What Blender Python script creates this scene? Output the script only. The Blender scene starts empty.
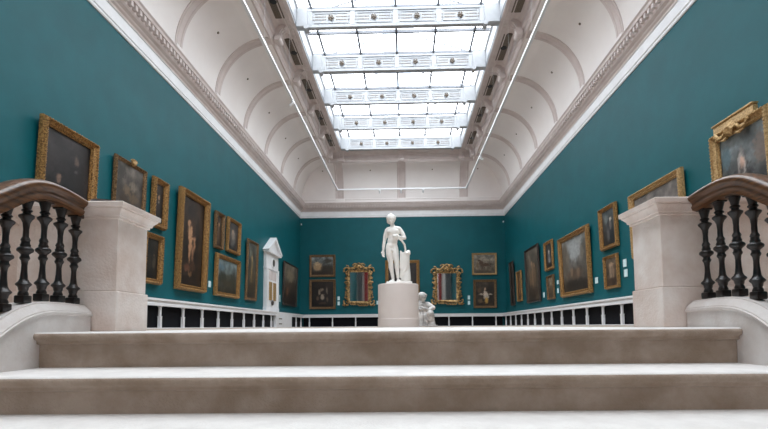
import bpy, bmesh, math, random
from mathutils import Vector, Matrix, noise

S = bpy.context.scene
COL = S.collection
rnd = random.Random(7)

# ---------------------------------------------------------------- camera
TH, YAW, ROLL, PX, PY, FPX, EYE = .0675, -.0262, -.0073, 393.63, 295.9, 450.0, .04
def cam_axes():
    right = Vector((math.cos(YAW), -math.sin(YAW), 0)); fh = Vector((math.sin(YAW), math.cos(YAW), 0))
    up0 = Vector((0, 0, 1))
    fwd = fh*math.cos(TH) + up0*math.sin(TH); up = -fh*math.sin(TH) + up0*math.cos(TH)
    r = right*math.cos(ROLL) + up*math.sin(ROLL); u = -right*math.sin(ROLL) + up*math.cos(ROLL)
    return r, u, fwd
cam_d = bpy.data.cameras.new('camera'); cam = bpy.data.objects.new('camera', cam_d); COL.objects.link(cam)
r_, u_, f_ = cam_axes()
cam.matrix_world = Matrix(((r_.x, u_.x, -f_.x, 0), (r_.y, u_.y, -f_.y, 0), (r_.z, u_.z, -f_.z, EYE), (0, 0, 0, 1)))
cam_d.sensor_width = 36; cam_d.sensor_fit = 'HORIZONTAL'; cam_d.lens = 36*FPX/768
cam_d.shift_x = -(PX-384)/768; cam_d.shift_y = (PY-214.5)/768; cam_d.clip_start = .05; cam_d.clip_end = 300
S.camera = cam

# ---------------------------------------------------------------- sky, exposure
W = bpy.data.worlds.new('sky'); S.world = W; W.use_nodes = True
bg = W.node_tree.nodes['Background']
bg.inputs[0].default_value = (.93, .97, 1.0, 1); bg.inputs[1].default_value = 9.6
S.view_settings.view_transform = 'Standard'; S.view_settings.look = 'None'
S.view_settings.gamma = 1; S.view_settings.use_curve_mapping = False
S.view_settings.exposure = 0.0
S.cycles.max_bounces = 10; S.cycles.diffuse_bounces = 6; S.cycles.transparent_max_bounces = 12
# portal in the skylight opening: guides sampling of the sky, gives no light of its own
pl = bpy.data.lights.new('skylight_portal', 'AREA'); pl.shape = 'RECTANGLE'; pl.size = 8.2; pl.size_y = 34.2
pl.cycles.is_portal = True
po = bpy.data.objects.new('skylight_portal', pl); po.location = (-.2, 12.6, 13.06); COL.objects.link(po)

# ---------------------------------------------------------------- materials
def lin(c):
    return tuple((x/255/12.92 if x/255 <= .04045 else ((x/255+.055)/1.055)**2.4) for x in c) + (1,)
def mat(name, rgb, rough=.6, metal=0, spec=.5, var=None, scale=8, bump=0, bscale=60, rgb2=None, detail=4, stretch=None, coat=0):
    m = bpy.data.materials.new(name); m.use_nodes = True; nt = m.node_tree; b = nt.nodes['Principled BSDF']
    b.inputs['Roughness'].default_value = rough; b.inputs['Metallic'].default_value = metal
    b.inputs['Specular IOR Level'].default_value = spec
    b.inputs['Base Color'].default_value = lin(rgb)
    if coat: b.inputs['Coat Weight'].default_value = coat; b.inputs['Coat Roughness'].default_value = .15
    tc = nt.nodes.new('ShaderNodeTexCoord'); src = tc.outputs['Object']
    if stretch:
        mp = nt.nodes.new('ShaderNodeMapping'); mp.inputs['Scale'].default_value = stretch
        nt.links.new(src, mp.inputs[0]); src = mp.outputs[0]
    if rgb2 is not None:
        n = nt.nodes.new('ShaderNodeTexNoise'); n.inputs['Scale'].default_value = scale; n.inputs['Detail'].default_value = detail
        n.inputs['Roughness'].default_value = .6
        cr = nt.nodes.new('ShaderNodeValToRGB'); cr.color_ramp.elements[0].position = .35; cr.color_ramp.elements[1].position = .65
        cr.color_ramp.elements[0].color = lin(rgb); cr.color_ramp.elements[1].color = lin(rgb2)
        nt.links.new(src, n.inputs['Vector']); nt.links.new(n.outputs[0], cr.inputs[0]); nt.links.new(cr.outputs[0], b.inputs['Base Color'])
    if bump:
        n2 = nt.nodes.new('ShaderNodeTexNoise'); n2.inputs['Scale'].default_value = bscale; n2.inputs['Detail'].default_value = 5
        bp = nt.nodes.new('ShaderNodeBump'); bp.inputs['Strength'].default_value = bump; bp.inputs['Distance'].default_value = .01
        nt.links.new(src, n2.inputs['Vector']); nt.links.new(n2.outputs[0], bp.inputs['Height']); nt.links.new(bp.outputs[0], b.inputs['Normal'])
    return m
M = {}
M['teal'] = mat('teal_wall', (0, 81, 88), .5, spec=.3, rgb2=(2, 87, 95), scale=1.2, bump=.15, bscale=160)
M['white'] = mat('white_paint', (228, 227, 228), .45, rgb2=(234, 234, 236), scale=3)
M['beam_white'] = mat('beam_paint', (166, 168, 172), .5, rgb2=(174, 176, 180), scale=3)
M['plaster'] = mat('cove_plaster', (234, 227, 224), .6, rgb2=(239, 233, 230), scale=.6)
M['plaster_warm'] = mat('moulding_plaster', (204, 190, 186), .6, rgb2=(212, 200, 196), scale=2)
M['vent'] = mat('vent_bronze', (92, 80, 70), .6, rgb2=(120, 108, 94), scale=20)
M['stone'] = mat('pier_stone', (212, 192, 181), .7, rgb2=(236, 226, 220), scale=3, bump=.4, bscale=70)
M['stone_blue'] = mat('curb_stone', (214, 204, 199), .6, rgb2=(228, 222, 219), scale=7, bump=.25, bscale=80)
M['tread'] = mat('tread_stone', (206, 201, 198), .6, rgb2=(218, 214, 211), scale=9, bump=.3, bscale=90)
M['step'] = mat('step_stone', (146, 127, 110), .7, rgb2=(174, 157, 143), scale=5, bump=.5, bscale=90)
M['stonedark'] = mat('joint_dark', (120, 108, 98), .8)  # darker stone tone for joints
M['iron'] = mat('black_iron', (9, 10, 12), .34, spec=.5, rgb2=(30, 18, 13), scale=10)
M['rail'] = mat('rail_wood', (60, 36, 20), .3, spec=.5, rgb2=(108, 70, 40), scale=6, stretch=(12, 1.2, 12))
M['gilt_rococo'] = mat('gilt_rococo', (216, 176, 116), .4, metal=.4, rgb2=(66, 42, 22), scale=9, bump=.8, bscale=30)
M['gilt'] = mat('gilt', (196, 152, 92), .42, metal=.4, rgb2=(88, 58, 30), scale=30, bump=.8, bscale=70)
M['gilt_dark'] = mat('gilt_dark', (156, 124, 86), .45, metal=.35, rgb2=(70, 48, 32), scale=26, bump=.8, bscale=60)
M['gilt_pale'] = mat('gilt_pale', (206, 174, 124), .45, metal=.35, rgb2=(150, 116, 72), scale=26, bump=.8, bscale=60)
M['walnut'] = mat('dark_frame_wood', (58, 44, 36), .5, rgb2=(38, 28, 22), scale=18, bump=.3, bscale=60)
M['marble'] = mat('white_marble', (246, 243, 238), .4, rgb2=(238, 233, 228), scale=5)
M['marble_grey'] = mat('veined_marble', (220, 214, 210), .4, rgb2=(150, 146, 144), scale=7)
M['plinth'] = mat('plinth_paint', (232, 222, 218), .6, rgb2=(228, 217, 213), scale=3)
M['floor'] = mat('gallery_floor', (178, 160, 146), .35, rgb2=(164, 146, 130), scale=4, stretch=(1, 6, 1))
M['mesh_black'] = mat('grille_mesh', (26, 26, 30), .6, rgb2=(34, 34, 38), scale=40)
M['card'] = mat('label_card', (206, 226, 228), .6)
M['mirror'] = mat('mirror_glass', (205, 208, 205), .04, metal=1.0)
M['red'] = mat('red_drape', (190, 40, 44), .8)
M['grey'] = mat('grey_drape', (120, 124, 128), .8)
M['black'] = mat('black_metal', (14, 14, 15), .4)
M['steel'] = mat('white_track', (232, 232, 234), .4)
M['slate'] = mat('glazing_bar', (104, 106, 112), .6)
M['ink'] = mat('dark_relief', (120, 108, 98), .6)
M['dish'] = mat('dish_glaze', (62, 58, 56), .3)

# grille: fine square mesh drawn by two wave patterns
def grille_mat():
    m = bpy.data.materials.new('grille_fabric'); m.use_nodes = True; nt = m.node_tree; b = nt.nodes['Principled BSDF']
    tc = nt.nodes.new('ShaderNodeTexCoord'); ck = nt.nodes.new('ShaderNodeTexChecker')
    ck.inputs['Scale'].default_value = 40; ck.inputs[1].default_value = lin((10, 10, 12)); ck.inputs[2].default_value = lin((24, 24, 30)); b.inputs['Specular IOR Level'].default_value = .1
    nt.links.new(tc.outputs['Object'], ck.inputs[0]); nt.links.new(ck.outputs[0], b.inputs['Base Color']); b.inputs['Roughness'].default_value = .7
    return m
M['mesh_black'] = grille_mat()
def glass_mat():
    m = bpy.data.materials.new('skylight_glass'); m.use_nodes = True; nt = m.node_tree
    for n in list(nt.nodes):
        if n.type != 'OUTPUT_MATERIAL': nt.nodes.remove(n)
    out = nt.nodes['Material Output']; t = nt.nodes.new('ShaderNodeBsdfTransparent'); t.inputs[0].default_value = (.93, .95, .96, 1)
    g = nt.nodes.new('ShaderNodeBsdfGlossy'); g.inputs['Roughness'].default_value = .05
    mx = nt.nodes.new('ShaderNodeMixShader'); mx.inputs[0].default_value = .05
    nt.links.new(t.outputs[0], mx.inputs[1]); nt.links.new(g.outputs[0], mx.inputs[2]); nt.links.new(mx.outputs[0], out.inputs[0])
    return m
M['glass'] = glass_mat()
M['frosted'] = M['glass'].copy(); M['frosted'].name = 'ridge_glass'; M['frosted'].node_tree.nodes['Transparent BSDF'].inputs[0].default_value = (.62, .64, .68, 1)
for n_ in M['frosted'].node_tree.nodes:
    if n_.type == 'MIX_SHADER': n_.inputs[0].default_value = .0
# plinth and stone courses: joint lines across piers
def paint_mat():
    m = bpy.data.materials.new('oil_paint'); m.use_nodes = True; nt = m.node_tree; b = nt.nodes['Principled BSDF']
    a = nt.nodes.new('ShaderNodeVertexColor'); a.layer_name = 'paint'
    n = nt.nodes.new('ShaderNodeTexNoise'); n.inputs['Scale'].default_value = 7; n.inputs['Detail'].default_value = 8; n.inputs['Roughness'].default_value = .75
    tc = nt.nodes.new('ShaderNodeTexCoord'); nt.links.new(tc.outputs['Object'], n.inputs['Vector'])
    mx = nt.nodes.new('ShaderNodeMix'); mx.data_type = 'RGBA'; mx.blend_type = 'OVERLAY'; mx.inputs[0].default_value = .8
    nt.links.new(a.outputs[0], mx.inputs[6]); nt.links.new(n.outputs[0], mx.inputs[7]); nt.links.new(mx.outputs[2], b.inputs['Base Color'])
    b.inputs['Roughness'].default_value = .38
    return m
M['paint'] = paint_mat()

# ---------------------------------------------------------------- helpers
SPH = {}
def sphere_add(bm, mt, seg, rings):
    if (seg, rings) not in SPH:
        t = bmesh.new(); bmesh.ops.create_uvsphere(t, u_segments=seg, v_segments=rings, radius=1)
        t.verts.index_update(); SPH[(seg, rings)] = ([v.co.copy() for v in t.verts], [[v.index for v in f.verts] for f in t.faces]); t.free()
    vs, fs = SPH[(seg, rings)]
    nv = [bm.verts.new(mt @ v) for v in vs]
    for f in fs: bm.faces.new([nv[i] for i in f])
ROT = Matrix.Rotation(-YAW, 4, 'Z')       # the stairs stand turned 1.5 degrees to the gallery
def link(name, bm, m, parent=None, smooth=False, mw=None):
    me = bpy.data.meshes.new(name)
    bmesh.ops.recalc_face_normals(bm, faces=bm.faces)
    bm.to_mesh(me); bm.free()
    o = bpy.data.objects.new(name, me); COL.objects.link(o)
    mm = m if isinstance(m, list) else [m]
    for x in mm: me.materials.append(M[x] if isinstance(x, str) else x)
    if smooth:
        for p in me.polygons: p.use_smooth = True
        try: me.set_sharp_from_angle(angle=math.radians(smooth if smooth is not True else 40))
        except Exception: pass
    if parent is not None:
        o.parent = parent
    if mw is not None: o.matrix_world = mw
    return o
def tag(o, label=None, cat=None, group=None, kind=None):
    if label: o['label'] = label
    if cat: o['category'] = cat
    if group: o['group'] = group
    if kind: o['kind'] = kind
    return o
def empty(name, loc=(0, 0, 0), rot=None, label=None, cat=None, group=None, kind=None):
    o = bpy.data.objects.new(name, None); COL.objects.link(o); o.location = loc; o.empty_display_size = .1
    if rot is not None: o.rotation_euler = rot
    return tag(o, label, cat, group, kind)
def struct(name, bm, m, parent=None, smooth=False, label=None, mw=None):
    o = link(name, bm, m, parent, smooth, mw)
    if parent is None: o['kind'] = 'structure'
    if label: o['label'] = label
    return o
def box(bm, x0, x1, y0, y1, z0, z1, bev=0, mi=0):
    vs = [bm.verts.new((x, y, z)) for z in (z0, z1) for y in (y0, y1) for x in (x0, x1)]
    fs = [bm.faces.new([vs[i] for i in f]) for f in ((0, 2, 3, 1), (4, 5, 7, 6), (0, 1, 5, 4), (2, 6, 7, 3), (0, 4, 6, 2), (1, 3, 7, 5))]
    for f in fs: f.material_index = mi
    if bev:
        es = list({e for f in fs for e in f.edges})
        bmesh.ops.bevel(bm, geom=es, offset=bev, segments=2, affect='EDGES', profile=.5)
    return vs
def lathe(bm, prof, c=(0, 0, 0), n=20, cap=True):
    rings = []
    for r, z in prof:
        rings.append([bm.verts.new((c[0]+r*math.cos(2*math.pi*i/n), c[1]+r*math.sin(2*math.pi*i/n), c[2]+z)) for i in range(n)])
    for a, b in zip(rings, rings[1:]):
        for i in range(n): bm.faces.new((a[i], a[(i+1) % n], b[(i+1) % n], b[i]))
    if cap:
        bm.faces.new(rings[0][::-1]); bm.faces.new(rings[-1])
def tube(bm, pts, r, n=8, closed=False):
    pts = [Vector(p) for p in pts]; k = len(pts); rs = r if isinstance(r, (list, tuple)) else [r]*k
    rings = []; up = Vector((0, 0, 1)); prev = None
    for i, p in enumerate(pts):
        a = pts[(i-1) % k] if (closed or i > 0) else p; b = pts[(i+1) % k] if (closed or i < k-1) else p
        t = (b-a).normalized() if (b-a).length > 1e-9 else Vector((0, 0, 1))
        s = t.cross(up if prev is None else prev)
        if prev is None and s.length < .05: s = t.cross(Vector((1, 0, 0)))
        if prev is not None:
            w = prev - t*prev.dot(t); w = w.normalized() if w.length > 1e-6 else t.orthogonal().normalized()
        else:
            s.normalize(); w = s.cross(t).normalized()
        prev = w; s = t.cross(w).normalized()
        rings.append([bm.verts.new(p + (s*math.cos(2*math.pi*j/n) + w*math.sin(2*math.pi*j/n))*rs[i]) for j in range(n)])
    m = k if closed else k-1
    for i in range(m):
        a, b = rings[i], rings[(i+1) % k]
        for j in range(n): bm.faces.new((a[j], a[(j+1) % n], b[(j+1) % n], b[j]))
    if not closed:
        bm.faces.new(rings[0][::-1]); bm.faces.new(rings[-1])
def ball(bm, c, r, seg=12, rings=8, sc=(1, 1, 1), rot=None):
    mt = Matrix.Translation(c) @ (rot.to_4x4() if rot is not None else Matrix()) @ Matrix.Diagonal((sc[0]*r, sc[1]*r, sc[2]*r, 1))
    sphere_add(bm, mt, seg, rings)
def strip(bm, rows, closed=False):
    rs = [[bm.verts.new(p) for p in row] for row in rows]
    for a, b in zip(rs, rs[1:]):
        n = len(a)
        for i in range(n if closed else n-1): bm.faces.new((a[i], a[(i+1) % n], b[(i+1) % n], b[i]))
    return rs
def NB(): return bmesh.new()

# ---------------------------------------------------------------- the gallery shell
XC = -.214; HW = 7.362; YB = 32.0; YF = -6.0
WL, WR = XC-HW, XC+HW
T = .3
bm = NB(); box(bm, WL-T, WL, YF-T, YB+T, -2.6, 9.4); struct('wall_left', bm, 'teal')
bm = NB(); box(bm, WR, WR+T, YF-T, YB+T, -2.6, 9.4); struct('wall_right', bm, 'teal')
bm = NB(); box(bm, WL, WR, YB, YB+T, -.2, 9.4); struct('wall_back', bm, 'teal')
bm = NB(); box(bm, WL, WR, YF-T, YF, -2.6, 13.3); struct('wall_front', bm, 'plaster')
# floor with the stair well left open
FY = 2.86
bm = NB()
box(bm, WL, WR, 6.6, YB, -.2, .022); box(bm, WL, -2.12, YF, 6.6, -.2, .022); box(bm, 2.02, WR, YF, 6.6, -.2, .022)
box(bm, -2.2, -1.80, 2.72, 6.6, -.2, .0215); box(bm, 1.72, 2.1, 2.72, 6.6, -.2, .0215)
struct('floor', bm, 'floor')
bm = NB(); box(bm, WL-T, WR+T, YF-T, YB+T, -2.9, -2.6); box(bm, WL-T, WR+T, YB, YB+T, -2.6, -.2); struct('underfloor_light_seal', bm, 'stone')  # unseen slab, added to keep sky light from leaking in below

# rectangular rings around the room: inset from the walls and height
def ring(prof, yinset=None, front=None):
    bm = NB(); rows = []
    for i, (d, z) in enumerate(prof):
        e = yinset[i] if yinset else d
        x0, x1, y0, y1 = WL+d, WR-d, YF+e, YB-e
        if front is not None: y0 = front[i]
        rows.append([(x0, y0, z), (x1, y0, z), (x1, y1, z), (x0, y1, z)])
    strip(bm, rows, closed=True); return bm
cornice = [(0, 7.90), (.035, 7.90), (.05, 7.93), (.05, 7.97), (.03, 7.99), (.03, 8.0), (.06, 8.02), (.06, 8.33), (.09, 8.35), (.10, 8.40), (.15, 8.44), (.17, 8.48), (.25, 8.53), (.27, 8.58), (.27, 8.75), (.40, 8.76), (.42, 8.84), (.46, 8.88), (.46, 8.90), (.17, 8.90)]
k0 = 7
bm = ring(cornice[:9]); struct('trim_1', bm, 'white')
bm = ring(cornice[8:])
# dentils
def dentils(bm, x_in, y0, y1, side):
    y = y0
    while y < y1:
        if side == 'L': box(bm, WL+.25, WL+.38, y, y+.10, 8.61, 8.75)
        elif side == 'R': box(bm, WR-.38, WR-.25, y, y+.10, 8.61, 8.75)
        y += .2
dentils(bm, 0, 3, YB-.4, 'L'); dentils(bm, 0, 3, YB-.4, 'R')
x = WL+.4
while x < WR-.5: box(bm, x, x+.10, YB-.38, YB-.25, 8.61, 8.75); x += .2
struct('trim_2', bm, 'plaster_warm')
# attic band
A = .16
bm = ring([(A, 8.88), (A, 9.16), (A+.03, 9.18), (A+.03, 9.22), (A, 9.24)])
for k in range(9):
    yy = 29.55-3.1*k
    for s_ in (-1, 1):
        xw_ = WL if s_ < 0 else WR
        for d_, z_ in ((.20, 9.14), (.36, 8.92)): xa, xb = sorted((xw_-s_*(d_-.03), xw_-s_*(d_+.03))); box(bm, xa, xb, yy-2.72, yy-.38, z_-.02, z_+.03)
struct('trim_3', bm, 'plaster')
# cove: quarter ellipse from the attic to the skylight frieze
ZA, ZT, CI, CE = 9.24, 11.5, 2.31, 1.5
def cove_pt(t):        # t 0..1 from foot to top; returns inset x, inset y, z
    a = t*math.pi/2
    return A+(CI-A)*(1-math.cos(a)), A+(CE-A)*(1-math.cos(a)), ZA+(ZT-ZA)*math.sin(a)
N = 18
bm = NB()
rows = []
for i in range(N+1):
    dx, dy, z = cove_pt(i/N)
    x0, x1, y0, y1 = WL+dx, WR-dx, YF+dy, YB-dy
    rows.append([(x0, y0, z), (x1, y0, z), (x1, y1, z), (x0, y1, z)])
strip(bm, rows, closed=True)
ceil = struct('ceiling', bm, 'plaster', smooth=30)
# ribs on the coves (parts of the ceiling)
BEAMS = [29.55-3.1*k for k in range(11)]
def rib_side(sign, yc, w=.22, h=.05):
    bm = NB(); rows = []
    prof = [(-w, 0), (-w, h*.55), (-w+.05, h*.55), (-w+.07, h), (-w+.12, h), (-w+.14, h*.5), (w-.14, h*.5), (w-.12, h), (w-.07, h), (w-.05, h*.55), (w, h*.55), (w, 0)]
    for i in range(N+1):
        dx, dy, z = cove_pt(i/N); a = i/N*math.pi/2
        nx, nz = math.cos(a), -math.sin(a)
        x = (WL+dx) if sign < 0 else (WR-dx)
        rows.append([(x - sign*nx*hh, yc+q, z+nz*hh) for q, hh in prof])
    strip(bm, rows); return bm
for yb in BEAMS[:10]:
    for s in (-1, 1):
        link('rib', rib_side(s, yb), 'plaster_warm', ceil, smooth=30)
        bm = NB(); x = WL+.22 if s < 0 else WR-.22
        box(bm, x-.05, x+.05, yb-.27, yb+.27, 8.9, 9.25, .01)
        link('rib_foot', bm, 'plaster', ceil)
def rib_end(xc, w=.3, h=.05):
    bm = NB(); rows = []
    prof = [(-w, 0), (-w, h), (-w+.08, h), (-w+.1, h*.4), (w-.1, h*.4), (w-.08, h), (w, h), (w, 0)]
    for i in range(N+1):
        dx, dy, z = cove_pt(i/N); a = i/N*math.pi/2
        rows.append([(xc+q, YB-dy-math.cos(a)*hh, z-math.sin(a)*hh) for q, hh in prof])
    strip(bm, rows); return bm
for xc in (XC-4.45, XC, XC+4.45):
    link('rib', rib_end(xc), 'plaster_warm', ceil, smooth=30)
    bm = NB(); box(bm, xc-.33, xc+.33, YB-.24, YB-.14, 8.9, 9.25, .01); link('rib_foot', bm, 'plaster', ceil)
# little round vents, one per bay
for yb in BEAMS[:8]:
    for s in (-1, 1):
        dx, dy, z = cove_pt(.50); a = .50*math.pi/2
        x = (WL+dx) if s < 0 else (WR-dx); nrm = Vector((-s*math.cos(a), 0, -math.sin(a)))
        bm = NB(); c = Vector((x, yb-1.55+.05, z))+nrm*.01
        bmesh.ops.create_cone(bm, cap_ends=True, segments=12, radius1=.05, radius2=.04, depth=.03, matrix=Matrix.Translation(c) @ nrm.to_track_quat('Z', 'Y').to_matrix().to_4x4())
        link('ceiling_vent', bm, 'vent', ceil)
for xc in (XC-2.2, XC+2.2, XC-5.6, XC+5.4):
    dx, dy, z = cove_pt(.62); a = .62*math.pi/2
    nrm = Vector((0, -math.cos(a), -math.sin(a))); bm = NB(); c = Vector((xc, YB-dy, z))+nrm*.01
    bmesh.ops.create_cone(bm, cap_ends=True, segments=12, radius1=.05, radius2=.04, depth=.03, matrix=Matrix.Translation(c) @ nrm.to_track_quat('Z', 'Y').to_matrix().to_4x4())
    link('ceiling_vent', bm, 'vent', ceil)
# frieze and soffit round the skylight
SI = HW-4.03              # inset of the opening, sides
SE = YB-29.67             # inset of the opening, ends
fr = [(CI, 11.5, CE), (CI-.04, 11.44, CE-.04), (CI+.06, 11.38, CE+.05), (CI+.12, 11.46, CE+.1), (CI+.12, 11.56, CE+.1), (CI+.2, 11.60, CE+.16), (CI+.2, 11.86, CE+.16),
      (CI+.28, 11.9, CE+.24), (CI+.34, 11.97, CE+.3), (CI+.42, 12.0, CE+.4), (SI-.48, 12.0, SE-.4), (SI-.46, 11.96, SE-.38), (SI-.38, 11.94, SE-.3), (SI-.34, 11.97, SE-.26), (SI-.16, 11.97, SE-.14), (SI-.12, 11.93, SE-.1), (SI, 11.93, SE)]
FO = -4.5
bm = ring([(a, b) for a, b, c in fr], [c for a, b, c in fr], [YF+c if i < 10 else FO-(SE-c) for i, (a, b, c) in enumerate(fr)])
# egg-and-dart like beads on the soffit
y = 6.0
while y < 29.5:
    for s in (-1, 1):
        x = (WL+SI-.25) if s < 0 else (WR-SI+.25)
        box(bm, x-.06, x+.06, y, y+.10, 11.95, 11.99)
    y += .2
fz = struct('trim_4', bm, 'plaster_warm')
# dark vent panels of the frieze and its scroll brackets
def bracket():
    bm = NB(); pts = []
    # side profile in (out, z): volute at the foot, widening to the soffit
    prof = [(0, 11.42), (.12, 11.36), (.24, 11.40), (.29, 11.50), (.25, 11.60), (.22, 11.66), (.27, 11.78), (.38, 11.88), (.52, 11.92), (.55, 12.0), (0, 12.0)]
    w = .17
    a = [bm.verts.new((p, -w, z)) for p, z in prof]; b = [bm.verts.new((p, w, z)) for p, z in prof]
    bm.faces.new(a); bm.faces.new(b[::-1]); n = len(prof)
    for i in range(n): bm.faces.new((a[i], b[i], b[(i+1) % n], a[(i+1) % n]))
    bmesh.ops.create_cone(bm, cap_ends=True, segments=16, radius1=.13, radius2=.13, depth=.44, matrix=Matrix.Translation((.16, 0, 11.48)) @ Matrix.Rotation(math.pi/2, 4, 'X'))
    bmesh.ops.create_cone(bm, cap_ends=True, segments=12, radius1=.08, radius2=.08, depth=.42, matrix=Matrix.Translation((.42, 0, 11.93)) @ Matrix.Rotation(math.pi/2, 4, 'X'))
    for q in (-.08, .08): tube(bm, [(.30, q, 11.5), (.27, q, 11.62), (.26, q, 11.7), (.33, q, 11.82), (.46, q, 11.9)], .03, 6)
    return bm
bk = bracket(); bk_me = bpy.data.meshes.new('bracket'); bmesh.ops.recalc_face_normals(bk, faces=bk.faces); bk.to_mesh(bk_me); bk.free(); bk_me.materials.append(M['plaster_warm'])
def put_bracket(x, y, rz):
    o = bpy.data.objects.new('bracket', bk_me); COL.objects.link(o); o.parent = fz; o.location = (x, y, 0); o.rotation_euler = (0, 0, rz)
for yb in BEAMS[:9]:
    put_bracket(WL+CI+.14, yb-.02, 0); put_bracket(WR-CI-.14, yb-.02, math.pi)
    for s in (-1, 1):
        x = WL+CI+.2 if s < 0 else WR-CI-.2
        x2 = WL+SI-.5 if s < 0 else WR-SI+.5
        bm = NB()
        xa, xb = sorted((x-s*.14, x-s*.50)); box(bm, xa, xb, yb-2.45, yb-.62, 11.955, 12.0)
        for k in range(5): c_ = x-s*(.175+.072*k); box(bm, c_-.012, c_+.012, yb-2.42, yb-.65, 11.945, 11.956)
        lathe(bm, [(.13, 0), (.13, .03)], (x-s*.32, yb-1.55, 11.93), 14); bm.faces.ensure_lookup_table()
        for f_ in bm.faces[-16:]: f_.material_index = 1
        link('frieze_vent', bm, ['vent', 'black'], fz)
for xc in (XC-4.15, XC, XC+4.15): put_bracket(xc, YB-CE-.1, -math.pi/2)

# skylight well, cross beams, glazing
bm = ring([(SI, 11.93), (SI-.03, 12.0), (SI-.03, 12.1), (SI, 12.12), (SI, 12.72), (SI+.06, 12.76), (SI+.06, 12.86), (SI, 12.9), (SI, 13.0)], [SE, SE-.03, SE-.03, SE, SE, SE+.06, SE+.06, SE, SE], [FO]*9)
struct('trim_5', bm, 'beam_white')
OX0, OX1, OY0, OY1 = WL+SI, WR-SI, FO, YB-SE
BX0, BW = XC-.08-3.43, 1.715
def beam_mesh():
    bm = NB(); x0, x1 = OX0, OX1
    box(bm, x0, x1, -.05, .06, 12.03, 12.66)
    box(bm, x0, x1, -.09, .10, 11.93, 12.02, .012); box(bm, x0, x1, -.09, .10, 12.60, 12.69, .012)
    for xa, xb in ((x0, BX0-.08), (BX0+4*BW+.08, x1)): box(bm, xa, xb, -.16, .14, 11.95, 12.72, .02)
    x0, w = BX0, BW
    for i in range(5):
        xx = x0+i*w; box(bm, xx-.10, xx+.10, -.08, .0, 12.03, 12.62, .01)
    for i in range(4):
        a, b = x0+i*w+.17, x0+(i+1)*w-.17
        for (p, q, r, s) in ((a, b, 12.11, 12.14), (a, b, 12.51, 12.54), (a, a+.03, 12.14, 12.51), (b-.03, b, 12.14, 12.51)):
            box(bm, p, q, -.075, -.045, r, s)
    # end curls where the beam meets the well
    for xx in (BX0-.12, BX0+4*BW+.12):
        bmesh.ops.create_cone(bm, cap_ends=True, segments=12, radius1=.10, radius2=.10, depth=.34, matrix=Matrix.Translation((xx, .0, 11.94)) @ Matrix.Rotation(math.pi/2, 4, 'X'))
    return bm
def fret_mesh():
    bm = NB()
    for s in (-1, 1):
        for zz in (-.06, .06):
            for j in range(9):
                xa = s*(.2+j*.062); box(bm, min(xa, xa+s*.045), max(xa, xa+s*.045), -.012, 0, zz-.018, zz+.018)
    return bm
def rosette_mesh():
    bm = NB()
    for k in range(5):
        a = k*2*math.pi/5+.3; tube(bm, [(.03*math.cos(a), -.02, .03*math.sin(a)), (.09*math.cos(a+.5), -.05, .09*math.sin(a+.5)), (.12*math.cos(a+1.1), -.03, .12*math.sin(a+1.1))], [.03, .032, .02], 6)
    ball(bm, (0, -.03, 0), .05, 8, 6)
    return bm
def bake(name, bm, m):
    me = bpy.data.meshes.new(name); bmesh.ops.recalc_face_normals(bm, faces=bm.faces); bm.to_mesh(me); bm.free()
    for x in (m if isinstance(m, list) else [m]): me.materials.append(M[x])
    return me
def inst(name, me, parent=None, loc=(0, 0, 0), rot=(0, 0, 0), sc=None):
    o = bpy.data.objects.new(name, me); COL.objects.link(o); o.location = loc; o.rotation_euler = rot
    if sc: o.scale = sc
    if parent is not None: o.parent = parent
    return o
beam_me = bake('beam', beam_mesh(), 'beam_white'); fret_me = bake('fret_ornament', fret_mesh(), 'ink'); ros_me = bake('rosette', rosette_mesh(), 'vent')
order = ['nearest to the far wall', 'second from the far wall', 'third from the far wall', 'fourth from the far wall', 'fifth from the far wall, lowest one fully in view at the top']
wbay = BW
for k, yb in enumerate(BEAMS[:11]):
    t = empty('skylight_beam', (0, yb, 0))
    tag(t, ('white panelled beam with four rosettes across skylight, ' + order[k]) if k < 5 else 'white panelled beam across the skylight overhead, nearer than the ones in view', 'beam', 'panelled beams across the skylight')
    t['kind'] = 'structure'
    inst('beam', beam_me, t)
    if k < 7:
        for i in range(4):
            xx = BX0+(i+.5)*BW
            inst('fret_ornament', fret_me, t, (xx, -.05, 12.325)); inst('rosette', ros_me, t, (xx, -.055, 12.325))
# glazing: panes lie over the beams
bm = NB()
v = [bm.verts.new(p) for p in ((OX0-.1, OY0, 12.98), (OX1+.1, OY0, 12.98), (OX1+.1, OY1+.1, 12.98), (OX0-.1, OY1+.1, 12.98))]; bm.faces.new(v)
win = struct('window_1', bm, 'glass')
bm = NB()
for i in range(5): xx = BX0+i*BW; box(bm, xx-.045, xx+.045, OY0, OY1, 12.90, 13.03)
for yb in BEAMS[:9]:
    for q in (1.80, 3.1+.28): box(bm, OX0, OX1, yb-3.1+q-.04, yb-3.1+q+.04, 12.90, 13.03)
link('glazing_bars', bm, 'slate', win)
# roof lantern above the glass: ridge walk and rafters
bm = NB()
box(bm, XC-.85, XC+.75, OY0, OY1+1, 15.2, 15.24)
rf = struct('roof_ridge', bm, 'frosted')
bm = NB()
for k in range(9):
    yy = 29.5-3.1*k-1.0
    for s in (-1, 1): tube(bm, [(XC+s*4.6, yy-1.0, 13.1), (XC+s*.75, yy+.3, 15.2)], .035, 6)
link('rafter', bm, 'slate', rf)
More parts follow.
